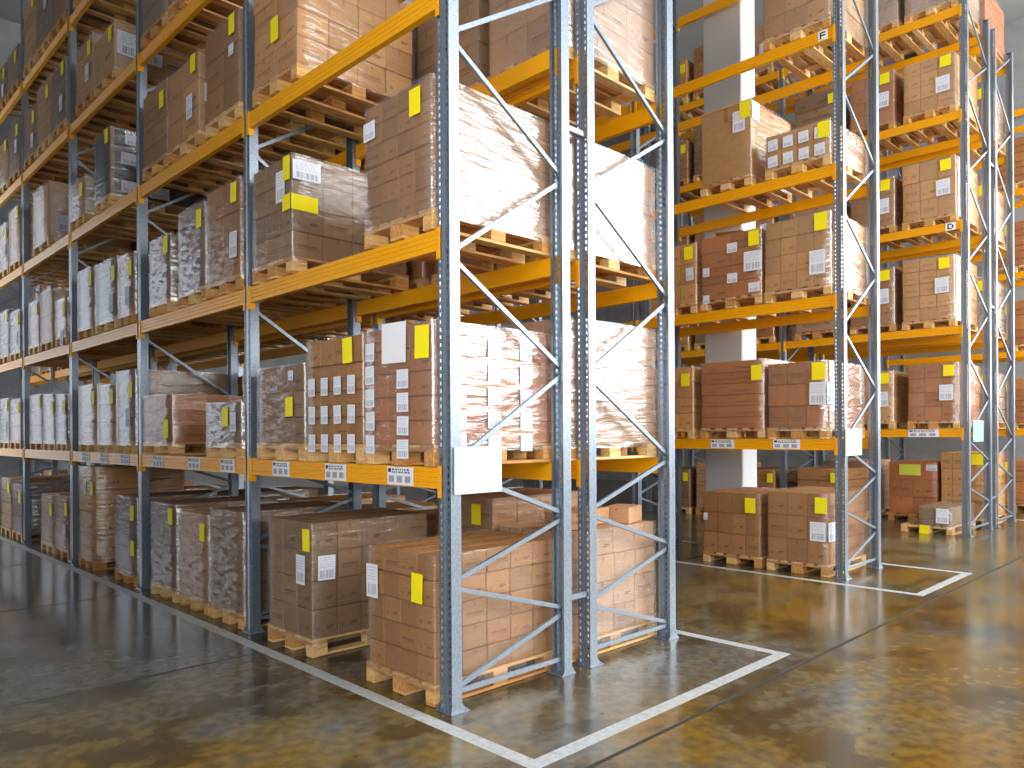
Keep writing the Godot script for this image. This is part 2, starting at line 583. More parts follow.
func brace_mesh(length: float) -> Mesh:   # a small channel along +x
	var key := "brace %.2f" % length
	if not meshes.has(key):
		var st := begin()
		cbox(st, Vector3(0, -0.0165, 0.008), Vector3(length, 0.0165, 0.013), 0.0015)
		cbox(st, Vector3(0, -0.0165, -0.012), Vector3(length, -0.0115, 0.008), 0.001)
		cbox(st, Vector3(0, 0.0115, -0.012), Vector3(length, 0.0165, 0.008), 0.001)
		meshes[key] = st.commit()
	return meshes[key]

func foot_mesh() -> Mesh:
	if not meshes.has("foot"):
		var st := begin()
		cbox(st, Vector3(-0.03, 0, -0.135), Vector3(0.13, 0.008, 0.03), 0.002)
		# a folded skirt round the post
		for s in [[0.001, Vector3.BACK, 1.0], [-0.121, Vector3.FORWARD, -1.0]]:
			var z: float = s[0]
			var k: float = s[2]
			quad(st, Vector3(0.004, 0.06, z), Vector3(0.08, 0.06, z), Vector3(0.115, 0.008, z + k * 0.013), Vector3(-0.02, 0.008, z + k * 0.013), s[1])
		for b in [Vector3(-0.015, 0.008, -0.06), Vector3(0.11, 0.008, 0.012), Vector3(0.11, 0.008, -0.125)]:
			cbox(st, b - Vector3(0.008, 0, 0.008), b + Vector3(0.008, 0.012, 0.008), 0.002)
		meshes["foot"] = st.commit()
	return meshes["foot"]

func beam_mesh(length: float) -> Mesh:
	var key := "beam %.2f" % length
	if not meshes.has(key):
		# box beam, front face at x = 0 with rolled grooves, 0.14 high, top at y = 0
		var p := [Vector2(0, 0), Vector2(0, -0.030), Vector2(0.005, -0.034), Vector2(0.005, -0.040), Vector2(0, -0.044), Vector2(0, -0.064), Vector2(0.005, -0.068), Vector2(0.005, -0.074), Vector2(0, -0.078), Vector2(0, -0.098), Vector2(0.005, -0.102), Vector2(0.005, -0.108), Vector2(0, -0.112), Vector2(0, -0.14), Vector2(0.05, -0.14), Vector2(0.05, 0)]
		meshes[key] = extrude(p, length)
	return meshes[key]

func connector_mesh() -> Mesh:   # end plate with hooks; the post's face is at x = 0, beam towards -z
	if not meshes.has("connector"):
		var st := begin()
		cbox(st, Vector3(-0.006, -0.2, -0.006), Vector3(0.05, 0.012, 0.0), 0.001)
		cbox(st, Vector3(-0.008, -0.2, -0.004), Vector3(-0.002, 0.012, 0.034), 0.001)
		for k in 4:
			cbox(st, Vector3(-0.012, -0.172 + 0.05 * k, 0.014), Vector3(-0.006, -0.158 + 0.05 * k, 0.026), 0.002)
		meshes["connector"] = st.commit()
	return meshes["connector"]

const NODES := [0.12, 0.48, 0.82, 1.19, 1.59, 2.27, 2.98, 3.72, 4.41, 5.12, 5.85, 6.58, 7.3, 8.02, 8.74]

func build_racks() -> void:
	rack("1", "galvanised pallet rack row with yellow beams and large blank white sign", 0.0, 1.175, 2.82, 6, LV1, 9.4, false, 1.0, 5)
	rack("2", "galvanised pallet rack row standing back to back with the white-signed row", 1.39, 2.565, 2.82, 6, LV1, 9.4, true, 1.0, 5)
	rack("3", "single galvanised pallet rack row in front of the concrete columns", 6.255, 7.43, 3.08, 3, LV3, 9.4, false, 1.04, 5)
	rack("4", "galvanised pallet rack row carrying the pale green sign", 11.5, 12.93, 3.28, 2, LV4, 9.36, false, 1.06, 5)
	rack("5", "pallet rack row standing back to back with the green-signed row", 13.3, 14.66, 3.28, 2, LV4, 9.36, true, 1.06, 5)
	rack("6", "last pallet rack row before the pale side wall", 17.2, 18.4, 3.28, 1, LV4, 9.36, false, 1.06, 5)

func rack(id: String, label: String, xa: float, xb: float, pitch: float, bays: int, lv: Array, hgt: float, mirrored: bool, k: float, top: int) -> void:
	var o := thing("pallet_rack", label, "pallet rack", Vector3(xa, 0, 0), "pallet racks")
	racks[id] = {"node": o, "x0": xa, "x1": xb, "pitch": pitch, "lv": lv, "beams": {}}
	var dep := xb - xa
	for b in bays + 1:
		var fr := part("upright_frame", o, Vector3(0, 0, -b * pitch))
		put("post", post_mesh(hgt), "steel", fr)
		put("post", post_mesh(hgt), "steel", fr, Vector3(dep, 0, -0.12), Vector3(0, PI, 0))
		put("foot_plate", foot_mesh(), "steel", fr)
		put("foot_plate", foot_mesh(), "steel", fr, Vector3(dep, 0, -0.12), Vector3(0, PI, 0))
		var xl := 0.05
		var xr := dep - 0.05
		put("brace", brace_mesh(xr - xl), "steel", fr, Vector3(xl, 0.12, -0.045))
		for i in NODES.size() - 1:
			var even := (i % 2 == 0) != mirrored
			var p := Vector3(xl if even else xr, NODES[i] * k + 0.02, -0.045)
			var q := Vector3(xr if even else xl, NODES[i + 1] * k - 0.02, -0.045)
			if p.x > q.x:
				var t := p
				p = q
				q = t
			put("brace", brace_mesh(p.distance_to(q)), "steel", fr, p, Vector3(0, 0, atan2(q.y - p.y, q.x - p.x)))
	for b in bays:
		var z := -b * pitch - 0.12
		var len_ := pitch - 0.12
		for l in range(1, top + 1):
			for side in 2:
				var bm := part("beam", o, Vector3(-0.004 if side == 0 else dep + 0.004, lv[l], z if side == 0 else z - len_))
				if side == 1:
					bm.rotation.y = PI
				put("box_section", beam_mesh(len_ - 0.012), "beam_yellow", bm, Vector3(0, 0, -0.006))
				put("connector", connector_mesh(), "beam_yellow", bm)
				var c2 := put("connector", connector_mesh(), "beam_yellow", bm, Vector3(0, 0, -len_))
				c2.scale = Vector3(1, 1, -1)
				racks[id].beams["%d %d %d" % [b, l, side]] = bm
	if id == "2" or id == "5":   # ties to the row behind
		var gap: float = xa - racks[str(int(id) - 1)].x1
		for b in bays + 1:
			for y in [0.54, 4.1, 6.75]:
				put("row_spacer", box_mesh(Vector3(gap - 0.006, 0.045, 0.05), 0.004), "steel", o, Vector3(-gap / 2, y, -b * pitch - 0.05))

func beam_tag(id: String, bay: int, level: int, z: float, mname: String, w := 0.3, h := 0.125) -> void:
	var bm: Node3D = racks[id].beams["%d %d 0" % [bay, level]]
	var st := begin()
	cbox(st, Vector3(-0.004, -h, -w / 2), Vector3(-0.0005, 0, w / 2), 0.0)
	put("location_label", st.commit(), mname, bm, Vector3(0, -0.008, z - bm.position.z))

func build_signs() -> void:
	for z in [-0.54, -1.38, -2.25]:
		beam_tag("1", 0, 1, z, "beam_label")
	for z in [-3.3, -4.09, -5.1]:
		beam_tag("1", 1, 1, z, "beam_label")
	for z in [-6.2, -7.0, -7.8]:
		beam_tag("1", 2, 1, z, "beam_label")
	for z in [-0.74, -1.66]:
		beam_tag("3", 0, 1, z, "beam_label", 0.36, 0.12)
	beam_tag("4", 0, 1, -0.72, "beam_label", 0.5, 0.13)
	beam_tag("3", 0, 4, -0.24, "plate_F", 0.12, 0.12)
	beam_tag("4", 0, 3, -0.27, "plate_D", 0.16, 0.13)
	beam_tag("4", 0, 5, -3.08, "plate_C", 0.16, 0.13)
	var s1 := thing("sign_board", "large blank white board on the end frame of the double rack", "sign", Vector3(0.228, 1.413, 0.012))
	put("board", box_mesh(Vector3(0.42, 0.31, 0.012), 0.003), "sign_white", s1)
	var s2 := thing("sign_board", "blank white board on the end frame of the single rack row", "sign", Vector3(6.5, 1.513, 0.012))
	put("board", box_mesh(Vector3(0.5, 0.33, 0.012), 0.003), "sign_white", s2)
	var s3 := thing("sign_board", "blank pale green board on a rack end frame", "sign", Vector3(11.99, 1.625, 0.012))
	put("board", box_mesh(Vector3(0.62, 0.37, 0.012), 0.003), "sign_green", s3)

# ------------------------------------------------------------------ pallet loads
# each entry: rack, level, z of the edge towards the rack end, width, height of the top, look
# look: t tone, f film (-1 none .. 2 milky), n [columns, layers, rows in depth], g list of tags [kind, face, along, down, w, h]
func want(rk: String, lvl: int, zr: float, w: float, top: float, look := {}) -> void:
	queue.append({"rack": rk, "level": lvl, "zr": zr, "w": w, "top": top, "look": look})

func build_loads() -> void:
	# --- the white-signed row, first bay
	want("1", 0, -0.13, 0.80, 1.0, {"t": 0, "f": 1, "n": [4, 5, 5], "g": [["y", 0, 0.17, 0.13, 0.12, 0.2], ["p", 0, 0.70, 0.13, 0.14, 0.24]], "say": "brown carton stack under clear film"})
	want("1", 0, -1.74, 0.76, 1.09, {"t": 2, "f": 1, "n": [3, 4, 5], "g": [["y", 0, 0.06, 0.05, 0.11, 0.18], ["p", 0, 0.16, 0.27, 0.14, 0.24], ["p", 1, 0.13, 0.27, 0.16, 0.2]], "say": "four-tier film-wrapped carton stack"})
	want("1", 1, -1.81, 0.84, 2.39, {"t": 2, "f": 1, "n": [2, 3, 3], "g": [["y", 0, 0.22, 0.27, 0.12, 0.16], ["p", 0, 0.2, 0.05, 0.08, 0.08]], "say": "three-tier wrapped carton stack"})
	want("1", 1, -0.96, 0.82, 2.55, {"t": 0, "f": 0, "n": [4, 4, 4], "g": "grid_a", "say": "brown cartons with many white labels"})
	want("1", 1, -0.14, 0.785, 2.56, {"t": 1, "f": 2, "n": [3, 5, 4], "g": "grid_b", "say": "orange-brown carton stack with white note"})
	want("1", 2, -2.0, 0.72, 4.15, {"t": 2, "f": 1, "n": [3, 4, 4], "g": [["y", 0, 0.06, 0.02, 0.11, 0.2], ["p", 0, 0.17, 0.12, 0.15, 0.26], ["p", 1, 0.14, 0.05, 0.26, 0.16], ["y", 0, 0.06, 0.34, 0.13, 0.13], ["y", 1, 0.115, 0.34, 0.25, 0.13]], "say": "wrapped cartons with yellow corner tags"})
	want("1", 2, -0.125, 0.79, 4.17, {"t": 0, "f": 2, "n": [4, 6, 5], "g": [["y", 0, 0.16, 0.05, 0.12, 0.18], ["p", 0, 0.70, 0.12, 0.14, 0.13]], "say": "tall brown cartons in clear film"})
	want("1", 3, -1.9, 0.8, 5.78, {"t": 3, "f": 1, "n": [2, 4, 4], "g": [["y", 0, 0.35, 0.42, 0.13, 0.2]], "say": "tan cartons in loose film"})
	# second bay
	want("1", 0, -4.60, 0.74, 1.06, {"t": 2, "f": 2, "n": [2, 4, 4], "g": [["y", 0, 0.1, 0.04]], "say": "silvery film-wrapped carton stack"})
	want("1", 0, -3.76, 0.74, 1.01, {"t": 4, "f": 2, "n": [2, 4, 3], "g": [["y", 0, 0.1, 0.09]], "say": "film-wrapped load with pale rounded edge"})
	want("1", 0, -2.95, 0.74, 1.09, {"t": 2, "f": 2, "n": [2, 5, 4], "g": [], "say": "dull film-wrapped load without tags"})
	want("1", 1, -4.64, 0.88, 2.26, {"t": 1, "f": 1, "n": [2, 3, 3], "g": [["y", 0, 0.12, 0.28, 0.14, 0.2]], "say": "low orange-brown carton stack"})
	want("1", 1, -2.95, 0.78, 2.12, {"t": 2, "f": 2, "n": [2, 2, 3], "g": [["y", 0, 0.3, 0.05, 0.12, 0.18], ["p", 0, 0.14, 0.1]], "say": "low lumpy load in milky film"})
	want("1", 2, -4.66, 0.62, 4.0, {"t": 2, "f": 2, "n": [2, 4, 3], "g": [["y", 0, 0.08, 0.03]], "say": "narrow film-wrapped load"})
	want("1", 2, -3.75, 0.68, 4.15, {"t": 2, "f": 2, "n": [2, 5, 3], "g": [["y", 0, 0.1, 0.08]], "say": "pale film-wrapped load with banded edge"})
	want("1", 2, -2.95, 0.76, 4.2, {"t": 0, "f": 1, "n": [2, 3, 3], "g": [["y", 0, 0.1, 0.05], ["p", 0, 0.12, 0.5, 0.15, 0.24]], "say": "brown three-tier wrapped carton load"})
	want("1", 3, -4.74, 0.74, 5.7, {"t": 0, "f": 1, "n": [2, 4, 3], "g": [["y", 0, 0.1, 0.12]], "say": "dark film-wrapped carton load"})
	want("1", 3, -3.88, 0.82, 5.69, {"t": 3, "f": 1, "n": [2, 3, 3], "g": [["y", 0, 0.1, 0.02], ["p", 0, 0.2, 0.4, 0.15, 0.24], ["p", 1, 0.12, 0.32]], "say": "wrapped load with tan corner"})
	want("1", 3, -2.95, 0.76, 5.75, {"t": 0, "f": 1, "n": [2, 3, 3], "g": [["y", 0, 0.12, 0.03], ["p", 0, 0.14, 0.3, 0.1, 0.1]], "say": "brown wrapped carton load"})
	want("1", 4, -4.75, 0.76, 7.3, {"t": 2, "f": 2, "n": [2, 4, 3], "g": [], "say": "silvery film-wrapped load"})
	want("1", 4, -3.9, 0.76, 7.3, {"t": 0, "f": 1, "n": [2, 4, 3], "g": [], "say": "brown film-wrapped load"})
	# third bay
	want("1", 0, -7.39, 0.75, 1.39, {"t": 3, "f": 1, "n": [1, 4, 4], "lod": 1, "g": [["y", 0, 0.1, 0.2], ["p", 0, 0.4, 0.2]], "say": "tallest carton stack, printed cardboard side"})
	want("1", 0, -5.77, 0.78, 1.07, {"t": 2, "f": 2, "n": [2, 3, 3], "lod": 1, "g": [["y", 0, 0.1, 0.1], ["y", 0, 0.1, 0.52]], "say": "film-wrapped load with two yellow tags"})
	for a in [[1, -7.24, 0.8, 2.5], [1, -6.48, 0.73, 2.46], [1, -5.77, 0.66, 2.6], [2, -7.34, 0.74, 4.08], [2, -6.39, 0.88, 4.05], [2, -5.77, 0.58, 4.0], [3, -7.72, 0.7, 5.4], [4, -7.33, 0.78, 7.2]]:
		want("1", a[0], a[1], a[2], a[3], {"lod": 1, "f": 2})
	want("1", 3, -6.62, 0.66, 5.73, {"t": 5, "f": 2, "n": [1, 4, 2], "lod": 1, "g": [["y", 0, 0.1, 0.02], ["p", 1, 0.3, 0.06, 0.25, 0.13], ["p", 1, 0.25, 0.3, 0.25, 0.15], ["p", 1, 0.6, 0.3, 0.25, 0.15], ["p", 1, 0.25, 0.66, 0.25, 0.15], ["p", 1, 0.6, 0.66, 0.25, 0.15]], "edge": true, "say": "black carton stack with white labels"})
	want("1", 4, -6.44, 0.84, 7.0, {"t": 3, "f": 2, "n": [1, 1, 1], "lod": 1, "g": [["y", 0, 0.12, 0.05], ["p", 1, 0.3, 0.12, 0.55, 0.3]], "say": "tan crate with big white label"})
	# fourth and fifth bays
	for a in [[0, -9.44, 0.75, 0.9], [0, -8.6, 0.76, 0.93], [1, -9.99, 0.8, 2.48], [1, -9.24, 0.72, 2.45], [1, -8.6, 0.6, 2.42], [2, -10.15, 0.7, 4.0], [2, -8.6, 0.6, 3.83], [4, -10.3, 0.8, 7.2], [4, -9.45, 0.8, 7.35], [4, -8.6, 0.8, 7.3]]:
		want("1", a[0], a[1], a[2], a[3], {"lod": 1, "f": 2})
	want("1", 2, -9.35, 0.75, 4.07, {"t": 3, "f": 1, "n": [1, 2, 2], "lod": 1, "g": [], "say": "tan carton box load"})
	want("1", 3, -9.56, 0.95, 5.75, {"t": 3, "f": 2, "n": [1, 1, 1], "lod": 1, "g": [["p", 1, 0.3, 0.5, 0.4, 0.25]], "say": "tan crate with white side label"})
	for a in [[5, -7.4, 0.8, 9.1], [5, -6.55, 0.8, 9.0], [5, -10.3, 0.8, 9.0], [5, -9.45, 0.8, 9.1], [5, -8.6, 0.8, 9.2], [5, -12.4, 0.7, 8.6], [5, -11.5, 0.8, 8.6], [4, -12.3, 0.8, 7.2], [4, -11.42, 0.8, 7.3], [3, -12.3, 0.8, 5.7], [3, -11.42, 0.8, 5.8], [2, -12.3, 0.8, 4.1], [2, -11.42, 0.8, 4.0], [1, -12.3, 0.8, 2.5], [1, -11.42, 0.8, 2.45], [0, -12.3, 0.8, 1.05], [0, -11.42, 0.75, 0.98]]:
		want("1", a[0], a[1], a[2], a[3], {"lod": 1, "f": 2})
	# --- the row behind it: the end loads show through the frame, others in the gaps
	want("2", 0, -0.14, 0.8, 1.02, {"t": 4, "f": 2, "n": [3, 4, 4], "g": [], "messy": true, "say": "untidy carton stack, torn film"})
	want("2", 1, -0.13, 0.8, 2.72, {"t": 4, "f": 2, "n": [3, 6, 5], "g": [], "say": "even pale wrapped carton stack"})
	want("2", 2, -0.13, 0.8, 4.15, {"t": 4, "f": 3, "n": [3, 4, 4], "g": [], "say": "white-looking film-wrapped load"})
	want("2", 3, -0.14, 0.9, 6.0, {"t": 4, "f": 3, "n": [2, 4, 3], "g": [], "say": "tall pale wrapped load"})
	want("2", 3, -1.16, 0.9, 6.0, {"t": 2, "f": 1, "n": [3, 3, 3], "g": [], "say": "grey-brown carton stack"})
	want("2", 0, -1.02, 0.8, 1.25, {"t": 0, "f": 1, "n": [3, 4, 4], "g": [["y", 0, 0.2, 0.06], ["p", 0, 0.2, 0.35]], "say": "brown yellow-tagged carton stack"})
	want("2", 1, -1.02, 0.8, 2.6, {"t": 4, "f": 1, "n": [3, 4, 4], "g": [], "say": "pinkish carton stack"})
	for a in [[0, -1.95, 0.8, 1.0], [1, -1.95, 0.8, 2.5], [2, -1.02, 0.8, 4.1], [2, -1.95, 0.8, 4.2], [3, -2.1, 0.7, 5.9]]:
		want("2", a[0], a[1], a[2], a[3], {"lod": 1, "f": 1})
	for b in [1, 2, 3, 4, 5]:
		for l in 6:
			if l == 5 and b < 3:
				continue
			for c in 3:
				var tall: float = [0.9, 1.0, 1.05, 0.95][(b * 5 + l * 3 + c) % 4] if l < 5 else [1.5, 1.9, 2.4][b - 3]
				want("2", l, -b * 2.82 - 0.14 - 0.9 * c, 0.8, LV1[l] + tall, {"lod": 1, "f": 1})
	# --- the single row
	want("3", 0, -1.10, 0.87, 0.99, {"t": 0, "f": 0, "n": [4, 3, 4], "g": [["y", 0, 0.14, 0.06, 0.15, 0.2], ["p", 0, 0.82, 0.3, 0.06, 0.1]], "say": "low brown printed carton stack"})
	want("3", 0, -0.2, 0.82, 1.04, {"t": 0, "f": 1, "n": [3, 3, 4], "g": [["y", 0, 0.09, 0.05, 0.15, 0.2], ["p", 0, 0.13, 0.36, 0.2, 0.24], ["p", 1, 0.1, 0.36, 0.25, 0.24]], "say": "three-tier brown carton stack"})
	want("3", 1, -2.1, 0.8, 2.75, {"t": 3, "f": 0, "n": [3, 4, 4], "g": [["y", 0, 0.12, 0.1, 0.14, 0.18]], "say": "tan carton stack"})
	want("3", 1, -1.03, 0.96, 2.78, {"t": 1, "f": 1, "n": [1, 6, 3], "g": [["y", 0, 0.1, 0.08, 0.15, 0.2]], "say": "reddish cartons in stretched film"})
	want("3", 1, -0.2, 0.79, 2.70, {"t": 1, "f": 2, "n": [3, 3, 4], "g": [["y", 0, 0.1, 0.02, 0.17, 0.22], ["p", 0, 0.12, 0.27, 0.2, 0.28], ["p", 1, 0.1, 0.27, 0.25, 0.28]], "say": "orange-brown cartons, paper sheet"})
	want("3", 2, -2.04, 0.8, 4.5, {"t": 3, "f": 0, "n": [3, 3, 4], "g": [["y", 0, 0.12, 0.05, 0.14, 0.18], ["p", 0, 0.1, 0.35]], "say": "tan carton stack"})
	want("3", 2, -1.06, 0.92, 4.52, {"t": 1, "f": 1, "n": [2, 4, 3], "g": [["y", 0, 0.1, 0.03, 0.15, 0.2], ["p", 0, 0.42, 0.14, 0.15, 0.13], ["p", 0, 0.12, 0.3, 0.26, 0.26], ["p", 0, 0.82, 0.42, 0.1, 0.12], ["p", 0, 0.42, 0.55, 0.15, 0.13], ["p", 0, 0.1, 0.72, 0.16, 0.12], ["p", 0, 0.82, 0.8, 0.1, 0.12]], "flap": true, "say": "reddish cartons, open top flaps"})
	want("3", 2, -0.14, 0.88, 4.54, {"t": 3, "f": 2, "n": [4, 4, 4], "g": [["y", 0, 0.12, 0.0, 0.16, 0.22], ["p", 0, 0.17, 0.46, 0.2, 0.3]], "say": "tan carton stack"})
	want("3", 3, -1.2, 0.77, 6.26, {"t": 3, "f": 1, "n": [1, 1, 1], "g": [["y", 0, 0.08, 0.02, 0.15, 0.22], ["p", 0, 0.17, 0.12, 0.18, 0.28], ["p", 1, 0.12, 0.02, 0.2, 0.24]], "say": "single large tan box"})
	want("3", 3, -0.14, 0.86, 5.68, {"t": 3, "f": 2, "n": [4, 2, 3], "g": "grid_c", "say": "low two-tier eight-label cartons"})
	want("3", 4, -0.14, 0.88, 8.0, {"t": 3, "f": 2, "n": [3, 4, 4], "g": [], "say": "brown carton stack"})
	# --- the green-signed row
	want("4", 0, -0.26, 0.84, 0.48, {"gw": 0.56, "t": 2, "f": 2, "n": [2, 1, 2], "g": [["y", 0, 0.45, 0.33, 0.16, 0.15], ["p", 0, 0.16, 0.02, 0.2, 0.26]], "say": "low film-wrapped bundle"})
	var r4 := [[1, -0.14, 0.83, 3.0, 1], [1, -1.2, 0.8, 2.92, 3], [2, -0.2, 0.86, 4.87, 3], [2, -1.18, 0.8, 4.8, 0], [3, -0.17, 0.88, 6.57, 3], [3, -1.17, 0.8, 6.45, 0], [4, -0.17, 0.85, 8.37, 3], [4, -1.17, 0.8, 8.4, 1]]
	for a in r4:
		want("4", a[0], a[1], a[2], a[3], {"t": a[4], "f": 1, "n": [3, [3, 4, 5][a[0] % 3], 4], "g": [["y", 0, 0.16, 0.04, 0.17, 0.19], ["p", 0, 0.2, 0.38, 0.22, 0.27]], "say": ["tan carton stack", "orange-brown carton stack", "brown carton stack", "tan carton stack"][a[4]]})
	want("4", 5, -0.14, 0.85, 10.1, {"t": 4, "f": 3, "n": [2, 3, 3], "g": [], "say": "pale film-wrapped load"})
	want("4", 5, -1.1, 0.85, 10.1, {"t": 4, "f": 3, "n": [2, 3, 3], "g": [], "say": "silvery film-wrapped load"})
	for l in 6:
		want("4", l, -2.2, 0.85, LV4[l] + 1.1, {"lod": 1, "f": 0})
		want("4", l, -5.5, 0.85, LV4[l] + 1.0, {"lod": 1, "f": 0})
		if l >= 0:
			want("4", l, -3.5, 0.85, LV4[l] + 1.05, {"lod": 1, "f": 0})
			want("4", l, -4.5, 0.85, LV4[l] + 1.15, {"lod": 1, "f": 0})
	# --- behind the green-signed row
	want("5", 0, -1.02, 0.92, 1.2, {"t": 1, "f": 0, "n": [2, 3, 3], "g": [["g", 0, 0.5, 0.05, 0.4, 0.22], ["p", 0, 0.1, 0.05, 0.2, 0.12]], "say": "reddish cartons, yellow-green placard"})
	want("5", 0, -0.15, 0.8, 1.4, {"t": 3, "f": 0, "n": [4, 4, 4], "g": [["y", 0, 0.16, 0.03, 0.2, 0.2]], "say": "tan many-carton stack"})
	want("5", 0, -2.35, 0.9, 1.2, {"t": 4, "f": 1, "n": [3, 3, 3], "g": [], "say": "pale wrapped carton stack"})
	for l in range(1, 6):
		want("5", l, -0.14, 0.85, LV4[l] + 1.1, {"lod": 1, "f": 1})
	for l in range(0, 5):
		want("6", l, -0.14, 0.85, LV4[l] + 1.15, {"lod": 1, "f": 0, "t": 1, "g": [["y", 0, 0.6, 0.05, 0.2, 0.24]]})
	finish_loads()

const ROW := {"1": "white-signed rack row", "2": "row behind white-signed rack", "3": "row by concrete column", "4": "green-signed rack row", "5": "row behind green-signed rack", "6": "last row by wall"}

func finish_loads() -> void:
	var order := {}
	for q in queue:
		var key: String = q.rack + " " + str(q.level)
		if not order.has(key):
			order[key] = []
		order[key].append(q.zr)
	for key in order:
		order[key].sort()
		order[key].reverse()
	for q in queue:
		rng.seed = hash("%s %d %.2f" % [q.rack, q.level, q.zr])
		var look: Dictionary = q.look
		var lod: int = look.get("lod", 2)
		if not look.has("t"):
			look.t = [0, 1, 2, 2, 3, 4][rng.randi() % 6]
		if not look.has("n"):
			look.n = [2, rng.randi_range(3, 4), 3]
		if not look.has("g"):
			look.g = [["y", 0, 0.1, rng.randf_range(0.03, 0.15), 0.13, 0.19]]
			if rng.randf() < 0.4:
				look.g.append(["p", 0, 0.2, rng.randf_range(0.35, 0.5), 0.15, 0.22])
		var nth: int = order[q.rack + " " + str(q.level)].find(q.zr)
		var tint: String = ["brown", "orange-brown", "grey-brown", "tan", "pinkish", "black"][look.t]
		var say: String = look.get("say", "%s %s load" % ["film-wrapped" if look.f > 0 else "boxed", tint])
		var label := "%s, %s from end frame, %s, %s" % [say, ORD[nth], LEVEL_WORDS[q.level], ROW[q.rack]]
		var rk: Dictionary = racks[q.rack]
		var x0: float = rk.x0 - 0.03
		var dep := 1.2
		if q.rack == "2":
			x0 = rk.x0 - 0.09
		elif q.rack == "4" or q.rack == "5":
			dep = 1.4
		var bay := floorf((-q.zr - 0.05) / rk.pitch)
		var room := 0.022 if q.level > 0 else 0.045
		q.zr = minf(q.zr, -bay * rk.pitch - 0.12 - room)
		q.w = minf(q.w, q.zr + (bay + 1) * rk.pitch - room)
		if label.split(" ").size() > 16:
			print("LONG ", label)
		var y: float = rk.lv[q.level] + 0.003
		if q.level == 0:
			y = 0.002
			x0 += 0.02
		var o := thing("pallet_load", label, "pallet load", Vector3(x0, y, q.zr), "pallet loads in the " + ROW[q.rack])
		fill_load(o, q.w, q.top - y, dep, look, lod)

func pallet(parent: Node3D, w: float, dep: float, lod: int) -> void:
	# deck boards run in depth; three blocks show at the front
	var v := rng.randi() % 3
	var boards := []
	for i in 5:
		var bw := 0.145 if i % 2 == 0 else 0.1
		var z := -(bw / 2 + (w - 0.145) * i / 4.0) if i % 2 == 0 else -(0.0725 + (w - 0.145) * i / 4.0)
		boards.append(["deck_board", Vector3(dep, 0.022, bw), Vector3(dep / 2, 0.122, z)])
	for i in 3:
		var x := [0.0725, dep / 2, dep - 0.0725][i] as float
		boards.append(["stringer_board", Vector3(0.145, 0.022, w), Vector3(x, 0.1, -w / 2)])
		for j in 3:
			boards.append(["block", Vector3(0.145, 0.078, 0.1 if j != 1 else 0.145), Vector3(x, 0.022, [-0.05, -w / 2, -w + 0.05][j])])
	for j in 3:
		boards.append(["bottom_board", Vector3(dep, 0.022, 0.1 if j != 1 else 0.145), Vector3(dep / 2, 0.0, [-0.05, -w / 2, -w + 0.05][j])])
	if lod == 2:
		var p := part("pallet", parent)
		for b in boards:
			put(b[0], box_mesh(b[1], 0.003), "wood_%d" % ((v + rng.randi() % 2) % 3), p, b[2])
		return
	var key := "pallet %.2f %.2f" % [w, dep]
	if not meshes.has(key):
		var st := begin()
		for b in boards:
			var lo: Vector3 = b[2] - Vector3(b[1].x / 2, 0, b[1].z / 2)
			cbox(st, lo, lo + b[1], 0.0)
		meshes[key] = st.commit()
	put("pallet", meshes[key], "wood_%d" % v, parent)

func fill_load(o: Node3D, w: float, h: float, dep: float, look: Dictionary, lod: int) -> void:
	pallet(o, w, dep, lod)
	w = look.get("gw", w)              # goods that cover only part of the pallet
	var y0 := 0.145
	var n: Array = look.n
	var ov := 0.012                     # goods stand a little inside the pallet's edges
	var gw := w - 2 * ov
	var gd := dep - 2 * ov
	var gh := h - y0
	var lh: float = gh / n[1]
	var t: int = look.t
	for j in n[1]:
		var shift := rng.randf_range(-0.006, 0.006)
		var sx := rng.randf_range(-0.005, 0.005)
		if lod == 1:
			put("carton_layer", box_mesh(Vector3(gd, lh - 0.006, gw), 0.012), "card_%d_%d" % [t, rng.randi() % 3], o, Vector3(dep / 2 + sx, y0 + j * lh, -w / 2 + shift))
			continue
		var nx: int = n[0]
		var nd: int = n[2]
		var cw := gw / nx
		var cd := gd / nd
		for i in nx:
			for k in nd:
				var inner: bool = i > 0 and i < nx - 1 and k > 0 and k < nd - 1 and j < n[1] - 1
				if inner:
					continue
				var at := Vector3(ov + cd * (k + 0.5) + sx + rng.randf_range(-0.003, 0.003), y0 + j * lh, -ov - cw * (i + 0.5) + shift)
				put("carton", box_mesh(Vector3(cd - 0.005, lh - 0.004, cw - 0.005), 0.006), "card_%d_%d" % [t, rng.randi() % 3 if nx * nd > 1 else 0], o, at, Vector3(0, rng.randf_range(-0.006, 0.006), 0))
	if look.get("edge", false):
		put("corner_board", box_mesh(Vector3(0.05, gh, 0.05), 0.004), "card_1_0", o, Vector3(0.03, y0, -0.03))
	if look.get("flap", false):
		for a in [[-0.28, -0.45, 0.3, 0.25], [-0.62, -0.5, 0.34, -0.3], [-0.45, -0.9, 0.5, 0.2]]:
			put("carton_flap", box_mesh(Vector3(0.34, 0.006, 0.4), 0.001), "card_3_0", o, Vector3(-a[1] * 0.7, h + 0.035, a[0]), Vector3(0.05, 0.2, a[3]))
	if look.get("messy", false):
		for k in 3:
			put("carton", box_mesh(Vector3(0.34, 0.14, 0.24), 0.006), "card_%d_%d" % [t, k], o, Vector3(0.25 + 0.36 * k, h + 0.002, -0.2 - 0.12 * (k % 2)), Vector3(0, 0.3 * (k - 1), 0))
	if look.f >= 0:
		film(o, w, h, dep, y0 - 0.05, look.f, lod)
	var tags = look.g
	if tags is String:
		tags = tag_grid(tags, w, h)
	for g in tags:
		tag(o, g, w, h)

